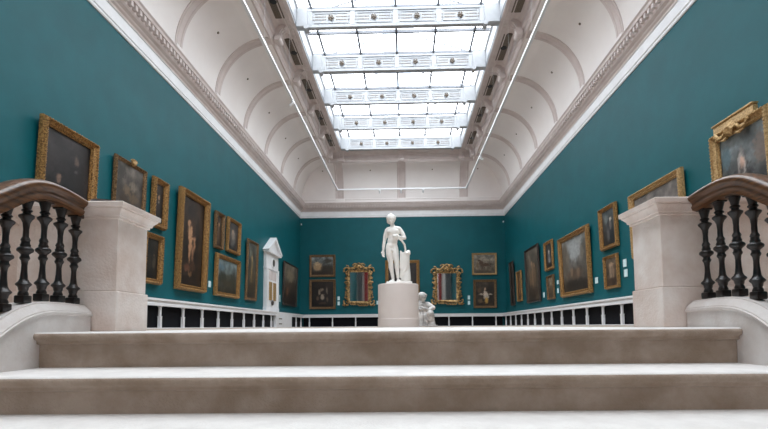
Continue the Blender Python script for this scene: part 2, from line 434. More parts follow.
# outer roof deck over the coves: keeps the sky out beyond the skylight
bm = NB()
box(bm, WL-T, OX0-.02, YF-T, YB+T, 13.0, 13.2); box(bm, OX1+.02, WR+T, YF-T, YB+T, 13.0, 13.2)
box(bm, OX0-.02, OX1+.02, YF-T, OY0, 13.0, 13.2); box(bm, OX0-.02, OX1+.02, OY1+.02, YB+T, 13.0, 13.2)
box(bm, WL-T, WL, YF-T, YB+T, 9.4, 13.0); box(bm, WR, WR+T, YF-T, YB+T, 9.4, 13.0); box(bm, WL, WR, YB, YB+T, 9.4, 13.0)
struct('roof_deck', bm, 'plaster')

# ---------------------------------------------------------------- stairs, curbs, piers (turned frame)
SC = -.03; SH = 1.80       # stair centre and half width
def steps():
    t = empty('staircase', (0, 0, 0), (0, 0, -YAW), 'wide pale stone steps with rounded nosings in the foreground', 'staircase')
    for k in range(5):
        yn, z = 2.29-.41*k, (-.16*k if k else .022)
        back = 6.5 if k == 0 else yn+.62
        bm = NB()
        # section: rounded nosing over a fillet and a plain riser
        R_ = .021; sec = [(back, z), (yn+R_, z)]
        for j in range(1, 8):
            a = math.pi/2 + j*math.pi/7*.95; sec.append((yn+R_+R_*math.cos(a), z-R_+R_*math.sin(a)))
        sec += [(yn+.022, z-.047), (yn+.022, z-.058), (yn+.042, z-.066), (yn+.045, z-.19), (back, z-.19)]
        x0, x1 = SC-SH+.001, SC+SH-.001
        a = [bm.verts.new((x0, y, zz)) for y, zz in sec]; b = [bm.verts.new((x1, y, zz)) for y, zz in sec]; n = len(sec)
        bm.faces.new(a); bm.faces.new(b[::-1])
        for i in range(n): bm.faces.new((a[i], b[i], b[(i+1) % n], a[(i+1) % n]))
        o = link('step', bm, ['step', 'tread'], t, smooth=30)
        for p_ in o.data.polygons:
            if p_.normal.z > .55 and p_.center.z > z-.03: p_.material_index = 1  # upward faces take the paler tread colour
    return t
steps()
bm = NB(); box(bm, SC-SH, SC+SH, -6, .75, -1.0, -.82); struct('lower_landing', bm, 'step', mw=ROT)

LINE = [(2.72, .122), (2.55, .128), (2.42, .128), (2.33, .118), (2.26, .098), (2.20, .072), (2.14, .036), (2.09, .0), (2.04, -.030), (1.96, -.07), (1.9, -.105), (1.5, -.26), (1.0, -.455), (.6, -.61)]
def line_z(y, tbl=LINE):
    for (a, za), (b, zb) in zip(tbl, tbl[1:]):
        if b <= y <= a: return zb + (za-zb)*(y-b)/(a-b)
    return tbl[-1][1] if y < tbl[-1][0] else tbl[0][1]
def smooth_line(tbl, n=60):
    ys = [tbl[0][0] + (tbl[-1][0]-tbl[0][0])*i/n for i in range(n+1)]
    zs = [line_z(y, tbl) for y in ys]
    for _ in range(3): zs = [zs[0]] + [(zs[i-1]+2*zs[i]+zs[i+1])/4 for i in range(1, n)] + [zs[-1]]
    return list(zip(ys, zs))
def curb(s):               # s = -1 left, +1 right
    bm = NB(); rows = []
    f = lambda d: SC+s*(SH+d)
    for y, z in smooth_line(LINE, 90):
        # moulded section from the inner foot up, over the top and down the back
        sec = [(0, -2.4), (0, z-.012), (-.010, z-.008), (-.012, z+.004), (-.004, z+.008), (-.004, z+.014), (.006, z+.026), (.022, z+.042), (.036, z+.050), (.036, z+.056), (.045, z+.060),
               (.165, z+.060), (.175, z+.05), (.19, z+.02), (.21, z), (.21, -2.4)]
        rows.append([(f(d), y, zz) for d, zz in sec])
    rs = strip(bm, rows, closed=False)
    bm.faces.new(rs[0]); bm.faces.new(rs[-1][::-1])
    return bm
RAILTOP = [(2.675, .822), (2.62, .832), (2.5, .846), (2.40, .846), (2.31, .830), (2.24, .803), (2.17, .760), (2.11, .718), (2.05, .680), (1.9, .603), (1.5, .448), (1.0, .253), (.7, .138)]
BP = [(0, .0275), (.07, .0275)]
BAL = [(0, 7.4), (.066, 7.4), (.072, 5.4), (.085, 5.8), (.10, 5.2), (.115, 4.4), (.13, 5.2), (.145, 5.4), (.155, 5.9), (.17, 8.0), (.18, 8.4), (.19, 7.6), (.205, 5.6), (.23, 4.2), (.30, 3.3), (.36, 3.1), (.40, 3.7), (.415, 5.0), (.43, 5.4), (.445, 4.4), (.46, 4.2), (.475, 6.0),
       (.49, 8.3), (.505, 8.8), (.52, 8.0), (.535, 5.2), (.55, 5.6), (.565, 4.6), (.585, 4.4), (.595, 5.2), (.61, 4.6), (.63, 3.3), (.70, 3.1), (.76, 3.9), (.79, 5.6), (.815, 8.2), (.83, 8.4), (.84, 6.6), (.85, 4.2), (.865, 4.2), (.875, 5.8), (.885, 5.6), (.895, 4.2), (.93, 5.2), (.97, 6.6), (1.0, 6.8)]
def balustrade(s, label):
    t = empty('balustrade', (0, 0, 0), (0, 0, -YAW), label, 'balustrade', 'balustrades flanking the stairs')
    link('curb', curb(s), 'stone_blue', t, smooth=35)
    xr = SC+s*(SH+.075)
    # handrail
    bm = NB(); rows = []
    sec = [(-.030, -.088), (-.052, -.082), (-.056, -.066), (-.048, -.058), (-.050, -.046), (-.064, -.034), (-.068, -.020), (-.060, -.010), (-.040, -.003), (0, 0),
           (.040, -.003), (.060, -.010), (.068, -.020), (.064, -.034), (.050, -.046), (.048, -.058), (.056, -.066), (.052, -.082), (.030, -.088)]
    P = smooth_line(RAILTOP, 80)
    for i, (y, z) in enumerate(P):
        a = P[max(i-1, 0)]; b = P[min(i+1, len(P)-1)]; tt = Vector((0, b[0]-a[0], b[1]-a[1])).normalized(); nn = Vector((0, -tt.z, tt.y))
        if nn.z < 0: nn = -nn
        rows.append([(xr+d, y+nn.y*h*1.28, z+nn.z*h*1.28) for d, h in sec])
    rs = strip(bm, rows, closed=True); bm.faces.new(rs[0]); bm.faces.new(rs[-1][::-1])
    link('handrail', bm, 'rail', t, smooth=50)
    for k in range(9):
        y = (2.665 if s < 0 else 2.63)-.1195*k
        zb, zt = line_z(y)+.060, line_z(y, RAILTOP)-.108
        h = zt-zb; bm = NB(); sc = .42/100
        lathe(bm, [(r*sc, tt*h) for tt, r in BAL[2:]], (xr, y, zb), 18)
        box(bm, xr-.027, xr+.027, y-.027, y+.027, zb+.001, zb+.075*h, .006)
        box(bm, xr-.030, xr+.030, y-.030, y+.030, zt-.012, zt+.012, .003)
        link('baluster', bm, 'iron', t, smooth=40)
    return t
balustrade(-1, 'wooden handrail on black turned iron balusters, to the left of the steps')
balustrade(1, 'wooden handrail on black turned iron balusters, to the right of the steps')

def pier(s, label):
    t = empty('stone_pier', (0, 0, 0), (0, 0, -YAW), label, 'pier', 'stone piers at the head of the stairs')
    xi = SC+s*1.665+(.012 if s > 0 else 0); xo = SC+s*2.28; y0, y1 = 2.74, 3.065
    def bx(bm, d, z0, z1, bev=.004):
        a, b = sorted((xi-s*d, xo+s*d)); box(bm, a, b, y0-d, y1+d, z0, z1, bev)
    bm = NB(); bx(bm, .012, .022, .268, .006); link('base', bm, 'stone', t)
    bm = NB(); bx(bm, 0, .27, .722); link('shaft', bm, 'stone', t)
    # parapet wall running outwards, set back behind the balusters
    xw = SC+s*4.6; a, b = sorted((xo, xw))
    bm = NB(); box(bm, a, b, y0+.14, y1-.04, .022, .722, .003)
    box(bm, a, b, y0+.128, y1-.03, .022, .268, .003); link('parapet', bm, 'stone', t)
    # moulded cap: a swept section round the pier and along the parapet
    bm = NB(); sec = [(0, .672), (.012, .676), (.012, .690), (.022, .694), (.026, .712), (.040, .730), (.048, .738), (.048, .746), (.060, .752), (.062, .782), (.054, .788)]
    rows = []
    for d, z in [(d_, .812-(.788-z_)*.86) for d_, z_ in sec]:
        loop = [(xi-s*d, y0-d), (xo+s*d, y0-d), (xo+s*d, y0+.14-d), (xw, y0+.14-d), (xw, y1-.04+d), (xo+s*d, y1-.04+d), (xo+s*d, y1+d), (xi-s*d, y1+d)]
        rows.append([(x, y, z) for x, y in loop])
    rs = strip(bm, rows, closed=True); bm.faces.new(rs[-1])
    link('cap', bm, 'stone_blue' if False else 'stone', t, smooth=30)
    return t
pier(-1, 'square stone pier with moulded cap, at left end of top step')
pier(1, 'square stone pier with moulded cap, at right end of top step')
# shallow dish lying on the left pier cap
bm = NB(); lathe(bm, [(.045, 0), (.05, .002), (.066, .010), (.078, .020), (.080, .024), (.076, .023), (.06, .014), (.03, .008)], (0, 0, 0), 28)
o = link('dish', bm, 'dish', smooth=40); o.matrix_world = ROT @ Matrix.Translation((SC-1.79, 2.80, .813)); tag(o, 'shallow dark dish lying on the cap of the left stone pier', 'dish')

# ---------------------------------------------------------------- dado grilles round the walls
def post(bm, x, y, ax):
    # turned-looking square post: slim upper half on a stout lower half
    def b2(w, z0, z1, d=0):
        if ax == 'x': box(bm, x-w-d, x+w+d, y-w, y+w, z0, z1, .004)
        else: box(bm, x-w, x+w, y-w-d, y+w+d, z0, z1, .004)
    b2(.045, .05, .36); b2(.053, .36, .385); b2(.032, .385, .68); b2(.05, .66, .70)
def grille(wall):
    t = empty('dado_grille', (0, 0, 0)); t['kind'] = 'structure'
    if wall in 'LR':
        s = -1 if wall == 'L' else 1
        xw = WL if s < 0 else WR; xf = xw - s*.36     # front plane
        y0, y1 = 3.4, YB-.36
        def bx(bm, xa, xb, ya, yb, z0, z1, bev=0): a, b = sorted((xa, xb)); box(bm, a, b, ya, yb, z0, z1, bev)
        bm = NB(); bx(bm, xw, xf-s*.04, y0, y1+.32, .84, .905, .006); bx(bm, xw, xf, y0, y1, .76, .84); bx(bm, xf+s*.10, xf-s*.015, y0, y1, .69, .76, .004)
        link('rail', bm, 'white', t)
        bm = NB(); bx(bm, xw, xf-s*.01, y0, y1, 0, .05); link('skirting', bm, 'white', t)
        bm = NB(); bx(bm, xf+s*.14, xf+s*.17, y0, y1, .05, .69); link('mesh_panel', bm, 'mesh_black', t)
        ys = [13.15+1.385*k for k in range(-7, 14)] if s < 0 else [14.42+1.375*k for k in range(-8, 13)]
        for y in ys:
            if s < 0 and 24.6 < y < 28.2: continue
            if y > y1-.1: continue
            bm = NB(); post(bm, xf+s*.06, y, 'y'); link('post', bm, 'white', t)
        if s < 0:
            bm = NB(); bx(bm, xw, xf-s*.03, 24.9, 28.3, 0, .86, .005); cp = link('cupboard', bm, 'white', t)
            for z in (.20, .49):
                bm = NB(); bx(bm, xf-s*.02, xf-s*.045, 25.4, 26.0, z, z+.06); link('slot', bm, 'vent', cp)
    else:
        yf = YB-.36; x0, x1 = WL+.36, WR-.36
        bm = NB(); box(bm, x0, x1, yf-.04, YB, .84, .905, .006); box(bm, x0, x1, yf, YB, .76, .84); box(bm, x0, x1, yf-.015, yf+.1, .69, .76, .004); link('rail', bm, 'white', t)
        bm = NB(); box(bm, x0, x1, yf-.01, YB, 0, .05); link('skirting', bm, 'white', t)
        bm = NB(); box(bm, x0, x1, yf+.14, yf+.17, .05, .69); link('mesh_panel', bm, 'mesh_black', t)
        x = -6.80
        while x < x1:
            bm = NB(); post(bm, x, yf+.06, 'x'); link('post', bm, 'white', t); x += 1.64
    return t
for w, nm in (('L', 'white dado rail on posts over dark mesh, along left wall'), ('R', 'white dado rail on posts over dark mesh, along right wall'), ('B', 'white dado rail on posts over dark mesh, along far wall')):
    g = grille(w); g['label'] = nm

# ---------------------------------------------------------------- paintings
def paint_canvas(w, h, spec, seed, nx=36):
    """canvas mesh in local x (width) z (height), facing -y; colours per corner"""
    ny = max(8, int(nx*h/w)) if w < h*1.4 else max(14, int(nx*h/w)); bm = NB(); vs = []
    for j in range(ny+1): vs.append([bm.verts.new((-w/2+w*i/nx, 0, h*j/ny)) for i in range(nx+1)])
    for j in range(ny):
        for i in range(nx): bm.faces.new((vs[j][i], vs[j][i+1], vs[j+1][i+1], vs[j+1][i]))
    me = bpy.data.meshes.new('canvas'); bm.to_mesh(me); bm.free()
    at = me.color_attributes.new('paint', 'FLOAT_COLOR', 'POINT')
    base0, base1, blobs = spec
    for k, v in enumerate(me.vertices):
        u, q = v.co.x/w+.5, v.co.z/h
        nz = noise.fractal(Vector((u*5*w/h+seed*3.1, q*5, seed)), 1.0, 2.0, 4)
        c = [base0[n]*(1-q)+base1[n]*q for n in range(3)]
        c = [max(0, x*(1+.45*nz)) for x in c]
        wob = .25*noise.noise(Vector((u*14, q*14*h/w, seed+9)))
        wu = u+.035*noise.noise(Vector((u*9, q*9*h/w, seed+3)))+.015*noise.noise(Vector((u*25, q*25*h/w, seed+4)))
        wq = q+.035*noise.noise(Vector((u*9, q*9*h/w, seed+5)))*w/h+.015*noise.noise(Vector((u*25, q*25*h/w, seed+6)))
        wob = .8*noise.noise(Vector((u*20, q*20*h/w, seed+9)))
        for (bu, bv, ru, rv, col) in blobs:
            d = ((wu-bu)/ru)**2+((wq-bv)/rv)**2+wob*(.5 if ru < .1 else 1)
            if d < 1.25:
                t = min(1, max(0, (1.25-d)/.8))*.85; c = [c[n]*(1-t)+col[n]*t for n in range(3)]
        lc = lin(c); at.data[k].color = lc
    me.materials.append(M['paint'])
    return me
def frame_mesh(w, h, fw, depth, orn=True, sec=None):
    """mitred moulding round an opening; outer size w x h; back at y=0, front towards -y"""
    bm = NB()
    sec = sec or [(0, 0), (0, -.45), (.05, -.62), (.12, -.62), (.16, -.85), (.24, -1.0), (.34, -.96), (.40, -.72), (.55, -.52), (.68, -.46), (.74, -.58), (.82, -.58), (.86, -.40), (1.0, -.36), (1.0, -.2)]
    rows = []
    for a, b in sec:
        d = a*fw; y = b*depth
        rows.append([(-w/2+d, y, d), (w/2-d, y, d), (w/2-d, y, h-d), (-w/2+d, y, h-d)])
    strip(bm, rows, closed=True)
    if orn:
        # carved beads along the ridge and sight edge
        for (a, y, r) in ((.28, -1.0, .11), (.78, -.60, .08)):
            d = a*fw; rr = r*fw; st = max(rr*2.6, .075)
            for (p, q) in (((-w/2+d, d), (w/2-d, d)), ((w/2-d, d), (w/2-d, h-d)), ((w/2-d, h-d), (-w/2+d, h-d)), ((-w/2+d, h-d), (-w/2+d, d))):
                L = math.hypot(q[0]-p[0], q[1]-p[1]); n = max(2, int(L/st))
                for i in range(n):
                    f = (i+.5)/n
                    c = (p[0]+(q[0]-p[0])*f, y*depth, p[1]+(q[1]-p[1])*f)
                    sphere_add(bm, Matrix.Translation(c) @ Matrix.Scale(rr, 4), 6, 4)
    return bm
def hang(root, wall, a0, a1, z0, tilt):
    mid = (a0+a1)/2
    if wall == 'L': root.matrix_world = Matrix.Translation((WL+.012, mid, z0)) @ Matrix.Rotation(math.pi/2, 4, 'Z') @ Matrix.Rotation(math.radians(tilt), 4, 'X')
    if wall == 'R': root.matrix_world = Matrix.Translation((WR-.012, mid, z0)) @ Matrix.Rotation(-math.pi/2, 4, 'Z') @ Matrix.Rotation(math.radians(tilt), 4, 'X')
    if wall == 'B': root.matrix_world = Matrix.Translation((mid, YB-.012, z0)) @ Matrix.Rotation(math.radians(tilt), 4, 'X')
def painting(wall, a0, a1, z0, z1, fw, fm, spec, label, group=None, seed=1, tilt=1.5, depth=.10, sec=None, orn=True):
    t = empty('framed_painting'); tag(t, label, 'painting', group); fw *= .84
    if wall in 'LR':
        D_ = .012+depth+math.radians(tilt)*(z1-z0)/2; k_ = (7.57-D_)/7.45
        k2_ = (7.57-.3*D_)/7.45
        a0, a1, z0, z1 = a0*k2_, a1*k_, .04+(z0-.04)*k_, .04+(z1-.04)*k_
    w, h = a1-a0, z1-z0
    link('frame', frame_mesh(w, h, fw, depth, orn, sec), fm, t, smooth=30)
    me = paint_canvas(w-2*fw+.02, h-2*fw+.02, spec, seed, 40)
    inst('canvas', me, t, (0, -.028, fw-.01))
    bm = NB(); box(bm, -w/2+.03, w/2-.03, -.022, .0, .03, h-.03); link('backing', bm, 'walnut', t)
    hang(t, wall, a0, a1, z0, tilt)
    return t
# palettes
DK = (38, 30, 26); BR = (62, 48, 38); GN = (52, 52, 40); SK = (186, 146, 112); PALE = (205, 196, 180); SKY = (134, 138, 136)
def fig(u, v0, h, col, wr=.5, head=SK):
    """a standing draped figure: head, shoulders, body, skirt"""
    return [(u, v0+h*.32, h*.17*wr*1.2, h*.34, col), (u, v0+h*.66, h*.14*wr*1.2, h*.16, col), (u, v0+h*.9, h*.06*wr*1.4, h*.075, head)]
P = painting
# left wall, near to far
def mirror_u(): pass
P('L', 8.72, 10.55, 1.55, 4.52, .20, 'gilt', ((22, 20, 20), (46, 42, 42), [(.28, .38, .26, .30, (20, 18, 19)), (.33, .61, .065, .045, (130, 104, 88)), (.33, .52, .05, .02, (120, 116, 110)), (.72, .58, .20, .26, (26, 23, 23)), (.69, .82, .055, .04, (104, 88, 78)), (.70, .73, .045, .02, (84, 80, 78))]),
  'gold framed dark double portrait of two men, nearest on the left wall', seed=1, depth=.16)
P('L', 11.08, 12.60, 2.95, 4.58, .13, 'gilt_dark', ((44, 36, 30), (88, 82, 76), [(.62, .62, .16, .10, (120, 108, 94)), (.4, .5, .14, .1, (108, 90, 70)), (.65, .4, .2, .12, (96, 78, 60)), (.3, .35, .16, .12, (60, 48, 38)), (.2, .8, .14, .14, (50, 46, 40))]),
  'dark gold framed figure scene with shell crest, rising behind the left pier', seed=2)
bm = NB()
for k in range(-3, 4): tube(bm, [(0, -.08, 1.60), (.045*k, -.12, 1.72-.006*k*k)], [.02, .025], 6)
ball(bm, (0, -.11, 1.60), .07, 10, 6)
crest = link('shell_crest', bm, 'gilt_pale', bpy.data.objects['framed_painting.001'], smooth=40)
P('L', 12.84, 13.84, 3.10, 4.62, .19, 'gilt', ((24, 19, 17), (40, 34, 30), [(.55, .38, .22, .28, (34, 30, 30)), (.52, .66, .13, .075, (178, 142, 112)), (.52, .54, .1, .04, (140, 130, 116))]),
  'small gold framed head portrait, upper one beside the left pier', seed=3, depth=.15)
P('L', 12.45, 13.64, 1.36, 2.87, .19, 'gilt', ((22, 20, 18), (44, 42, 40), [(.7, .42, .14, .16, (74, 66, 56)), (.35, .4, .16, .2, (50, 42, 34)), (.7, .6, .05, .04, (120, 96, 76))]),
  'small gold framed dark painting, lower one beside the left pier', seed=4, depth=.15)
P('L', 14.35, 16.80, 1.34, 4.83, .24, 'gilt', ((38, 28, 22), (52, 40, 33), [(.50, .52, .14, .28, (66, 48, 38)), (.42, .60, .10, .10, (196, 150, 112)), (.36, .71, .055, .04, (184, 140, 106)), (.45, .47, .09, .10, (190, 142, 104)), (.58, .55, .13, .03, (182, 134, 100)), (.62, .47, .05, .07, (170, 124, 90)), (.42, .36, .045, .10, (176, 130, 94)), (.56, .37, .04, .10, (150, 108, 80)), (.35, .20, .14, .05, (96, 62, 46)), (.6, .22, .12, .06, (74, 50, 36)), (.48, .14, .1, .03, (120, 88, 60)), (.75, .62, .1, .2, (32, 26, 22))]),
  'tallest gold framed painting on the left wall, a pale nude seated in darkness', seed=5, depth=.2)
P('L', 17.2, 18.28, 3.23, 4.72, .16, 'gilt_dark', ((40, 30, 24), (56, 44, 34), [(.55, .40, .2, .3, (88, 66, 48)), (.55, .7, .12, .08, (176, 140, 108))]),
  'narrow upright portrait in gold, immediately right of the tallest left painting', seed=6, depth=.14)
P('L', 18.40, 20.12, 3.29, 4.78, .17, 'gilt', ((40, 34, 32), (64, 60, 58), [(.5, .45, .30, .34, (96, 90, 86)), (.5, .55, .18, .18, (138, 124, 112)), (.48, .68, .10, .08, (176, 146, 122)), (.3, .35, .12, .16, (70, 60, 56))]),
  'gold framed grey toned portrait, upper right of the pair on left wall', seed=7, depth=.14)
P('L', 17.3, 20.1, 1.32, 3.05, .22, 'gilt', ((48, 42, 32), (112, 126, 128), [(.3, .42, .2, .18, (48, 48, 38)), (.8, .4, .2, .22, (46, 46, 36)), (.5, .30, .3, .1, (66, 56, 42)), (.55, .5, .12, .1, (74, 72, 60)), (.2, .75, .2, .1, (92, 112, 122))]),
  'gold framed landscape with blue sky, below two smaller pictures on left wall', seed=8, depth=.15)
P('L', 20.72, 22.5, 1.35, 4.29, .17, 'gilt_dark', ((46, 40, 32), (92, 92, 84), [(.5, .5, .10, .3, (150, 122, 78)), (.5, .72, .1, .06, (176, 146, 108)), (.35, .62, .14, .12, (70, 66, 56)), (.65, .4, .12, .2, (84, 68, 48)), (.5, .2, .25, .08, (62, 48, 34))]),
  'tall narrow gold framed painting of a robed figure, left of the white clock case', seed=9)
P('L', 27.05, 30.85, 1.41, 4.15, .10, 'walnut', ((40, 30, 26), (112, 104, 92), [(.5, .2, .5, .16, (40, 30, 26)), (.35, .45, .2, .16, (74, 58, 46)), (.7, .5, .16, .16, (66, 52, 42)), (.5, .72, .3, .16, (136, 124, 102)), (.3, .3, .08, .1, (110, 74, 52))]),
  'large thinly framed brown battle-like scene, farthest on the left wall', seed=10, orn=False)
# far wall
P('B', -6.88, -5.0, 3.60, 5.20, .20, 'gilt_dark', ((48, 36, 26), (120, 128, 128), [(.30, .45, .24, .22, (176, 142, 104)), (.72, .32, .30, .26, (44, 34, 24)), (.25, .62, .14, .1, (196, 166, 128)), (.75, .78, .2, .12, (52, 44, 34)), (.5, .1, .4, .1, (46, 32, 22))]),
  'dark gold framed landscape, upper left picture of the far wall', seed=11)
P('B', -6.87, -4.97, 1.30, 3.42, .20, 'gilt_dark', ((24, 18, 16), (34, 26, 22), [(.35, .58, .05, .12, (150, 134, 116)), (.5, .40, .09, .13, (176, 160, 140)), (.45, .68, .10, .05, (140, 122, 104)), (.7, .65, .04, .16, (120, 108, 94)), (.28, .35, .06, .1, (98, 80, 66)), (.72, .3, .05, .1, (96, 76, 62)), (.5, .15, .2, .05, (70, 52, 42))]),
  'dark gold framed night gathering, lower left picture of the far wall', seed=12)
P('B', -1.42, 1.02, 1.6, 4.75, .26, 'gilt', ((24, 20, 18), (36, 30, 27), [(.5, .4, .2, .34, (44, 34, 30)), (.52, .72, .08, .06, (150, 120, 94)), (.75, .4, .06, .2, (70, 66, 60))]),
  'large gold framed dark painting directly behind the standing statue', seed=13)
P('B', 4.76, 6.51, 3.64, 5.20, .15, 'gilt_pale', ((96, 84, 70), (140, 132, 120), [(.55, .46, .20, .10, (66, 42, 30)), (.35, .55, .10, .14, (66, 42, 30)), (.26, .68, .07, .05, (62, 40, 28)), (.40, .3, .025, .16, (58, 38, 26)), (.48, .3, .02, .14, (58, 38, 26)), (.68, .3, .025, .16, (58, 38, 26)), (.75, .33, .02, .14, (58, 38, 26)), (.80, .45, .025, .12, (58, 38, 26)), (.18, .42, .05, .2, (104, 84, 62)), (.5, .08, .5, .06, (80, 68, 52))]),
  'picture of a brown standing horse, upper right of the far wall', seed=14)
P('B', 4.82, 6.46, 1.28, 3.30, .20, 'gilt_dark', ((44, 34, 26), (62, 54, 46), [(.55, .40, .16, .14, (206, 194, 178)), (.5, .54, .12, .10, (216, 196, 176)), (.5, .70, .05, .05, (206, 170, 142)), (.58, .22, .09, .14, (204, 156, 74)), (.78, .48, .1, .04, (196, 178, 158)), (.3, .48, .12, .04, (190, 172, 152)), (.2, .65, .1, .14, (92, 72, 52)), (.25, .2, .14, .1, (110, 88, 62)), (.8, .7, .1, .12, (44, 40, 38))]),
  'gold framed seated woman in white and yellow, lower right of far wall', seed=15)
# right wall, near to far (a grows away from the viewer; local x runs the other way)
P('R', 11.27, 14.12, 2.05, 4.07, .22, 'gilt_pale', ((60, 52, 46), (112, 106, 102), [(.65, .62, .2, .2, (136, 128, 124)), (.3, .5, .2, .3, (66, 58, 54)), (.5, .2, .4, .16, (70, 58, 48))]),
  'wide gold framed picture rising behind the right pier', seed=17, depth=.15)
P('R', 14.85, 16.34, 2.69, 4.19, .17, 'gilt', ((30, 26, 24), (72, 76, 76), [(.55, .4, .2, .3, (40, 38, 42)), (.60, .55, .1, .14, (120, 108, 100)), (.62, .72, .09, .06, (206, 196, 180)), (.4, .3, .12, .2, (90, 86, 84)), (.3, .75, .16, .14, (110, 116, 114))]),
  'gold framed dark portrait with pale face, upper one left of the right pier', seed=18, depth=.13)
P('R', 14.88, 16.1, 1.28, 2.44, .13, 'gilt', ((62, 48, 38), (104, 88, 72), [(.4, .5, .12, .3, (150, 128, 108)), (.62, .48, .1, .3, (136, 112, 92)), (.5, .76, .2, .07, (176, 146, 120)), (.5, .2, .4, .1, (60, 44, 34))]),
  'small gold framed pair of figures, lower one left of the right pier', seed=19)
P('R', 17.08, 20.68, 1.28, 3.96, .25, 'gilt', ((56, 46, 38), (130, 130, 128), [(.12, .66, .16, .30, (92, 84, 74)), (.88, .62, .14, .34, (86, 80, 72)), (.5, .75, .22, .2, (164, 166, 166)), (.5, .3, .35, .1, (92, 74, 60)), (.5, .1, .5, .1, (44, 36, 30)), (.35, .35, .06, .1, (132, 108, 88)), (.6, .33, .07, .08, (120, 98, 80)), (.22, .62, .07, .14, (116, 106, 94)), (.78, .68, .05, .14, (120, 112, 102))]),
  'biggest gold framed picture on the right wall, a pale sky between buildings', seed=20, depth=.16)
P('R', 21.33, 22.84, 2.75, 4.19, .17, 'gilt', ((30, 28, 28), (48, 46, 46), [(.5, .45, .2, .3, (104, 102, 104)), (.5, .66, .12, .1, (190, 176, 164)), (.55, .3, .16, .12, (136, 132, 130))]),
  'small gold framed portrait in grey, above another left of the biggest right picture', seed=21)
P('R', 21.3, 22.56, 1.29, 2.48, .13, 'gilt_dark', ((62, 50, 38), (128, 112, 92), [(.5, .4, .3, .16, (84, 68, 50)), (.5, .7, .2, .14, (150, 134, 110))]),
  'small gold framed landscape, below another left of the biggest right picture', seed=22)
P('R', 23.5, 26.45, 1.32, 4.41, .16, 'walnut', ((66, 54, 44), (96, 88, 78), [(.3, .45, .09, .22, (122, 96, 72)), (.5, .48, .08, .26, (140, 110, 84)), (.68, .45, .08, .22, (116, 92, 70)), (.45, .72, .05, .05, (166, 130, 100)), (.66, .68, .05, .05, (160, 124, 96)), (.5, .14, .4, .1, (54, 42, 34))]),
  'tall dark framed group of standing figures on the right wall', seed=23, orn=False)
P('R', 27.15, 28.62, 1.53, 3.42, .15, 'gilt', ((54, 40, 30), (84, 62, 44), [(.5, .45, .18, .3, (150, 104, 66)), (.5, .75, .1, .07, (180, 146, 112))]),
  'small gold framed figure, second picture from the far end of right wall', seed=24)
P('R', 29.05, 30.42, 1.35, 4.27, .12, 'walnut', ((26, 20, 18), (36, 28, 24), [(.5, .5, .2, .3, (52, 38, 30))]),
  'narrow very dark picture, farthest on the right wall', seed=25, orn=False)
# the crested frame by the right edge
def crested():
    t = empty('framed_painting'); tag(t, 'gold frame with carved shell crest around veiled woman portrait, nearest on right wall', 'painting')
    a0, a1, z0, z1 = 8.53, 10.17, 1.72, 4.27; w, h = a1-a0, z1-z0; fw = .19
    bm = frame_mesh(w, h, fw, .17)
    # raised stepped top
    for (x0, x1, y0, za, zb) in ((-w/2+.12, w/2-.36, -.11, h-.17, h+.16), (-w/2+.10, w/2-.34, -.14, h+.16, h+.20), (-w/2+.16, w/2-.40, -.125, h-.02, h+.0)):
        box(bm, x0, x1, y0, 0, za, zb, .01)
    link('frame', bm, 'gilt_pale', t, smooth=30)
    me = paint_canvas(w-2*fw+.02, h-2*fw+.02, ((62, 54, 50), (100, 108, 110), [(.47, .28, .34, .34, (24, 22, 24)), (.47, .54, .20, .14, (28, 26, 28)), (.46, .64, .12, .20, (70, 64, 62)), (.46, .66, .085, .17, (178, 170, 164)), (.45, .60, .05, .12, (60, 54, 52)), (.47, .70, .055, .065, (196, 158, 138)), (.47, .50, .04, .10, (206, 200, 194)), (.12, .8, .12, .12, (82, 104, 112)), (.85, .75, .14, .16, (110, 96, 88))]), 30, 56)
    inst('canvas', me, t, (0, -.028, fw-.01))
    bm = NB(); box(bm, -w/2+.03, w/2-.03, -.022, 0, .03, h-.03); link('backing', bm, 'walnut', t)
    bm = NB(); cx = -.10
    for k in range(-4, 5):
        a = k*.28; tube(bm, [(cx, -.15, h-.22), (cx+.10*math.sin(a), -.22, h-.18+.12*math.cos(a)), (cx+.17*math.sin(a), -.16, h-.15+.20*math.cos(a))], [.02, .035, .025], 6)
    for s in (-1, 1):
        pts = [(cx+s*(.14+.36*q), -.15, h-.06-.13*math.sin(q*math.pi)+.04*q) for q in [i/8 for i in range(9)]]
        tube(bm, pts, [.03+.015*math.sin(i*2.1) for i in range(9)], 6)
        for i in range(7): ball(bm, (cx+s*(.16+.055*i), -.17, h-.07-.12*math.sin((i+.5)/7*math.pi)), .03, 6, 5)
        tube(bm, [(cx+s*.14, -.15, h-.24), (cx+s*.22, -.16, h-.27), (cx+s*.34, -.15, h-.24)], [.03, .03, .015], 6)
    link('shell_crest', bm, 'gilt_pale', t, smooth=40)
    hang(t, 'R', a0, a1, z0, 1.5)
crested()

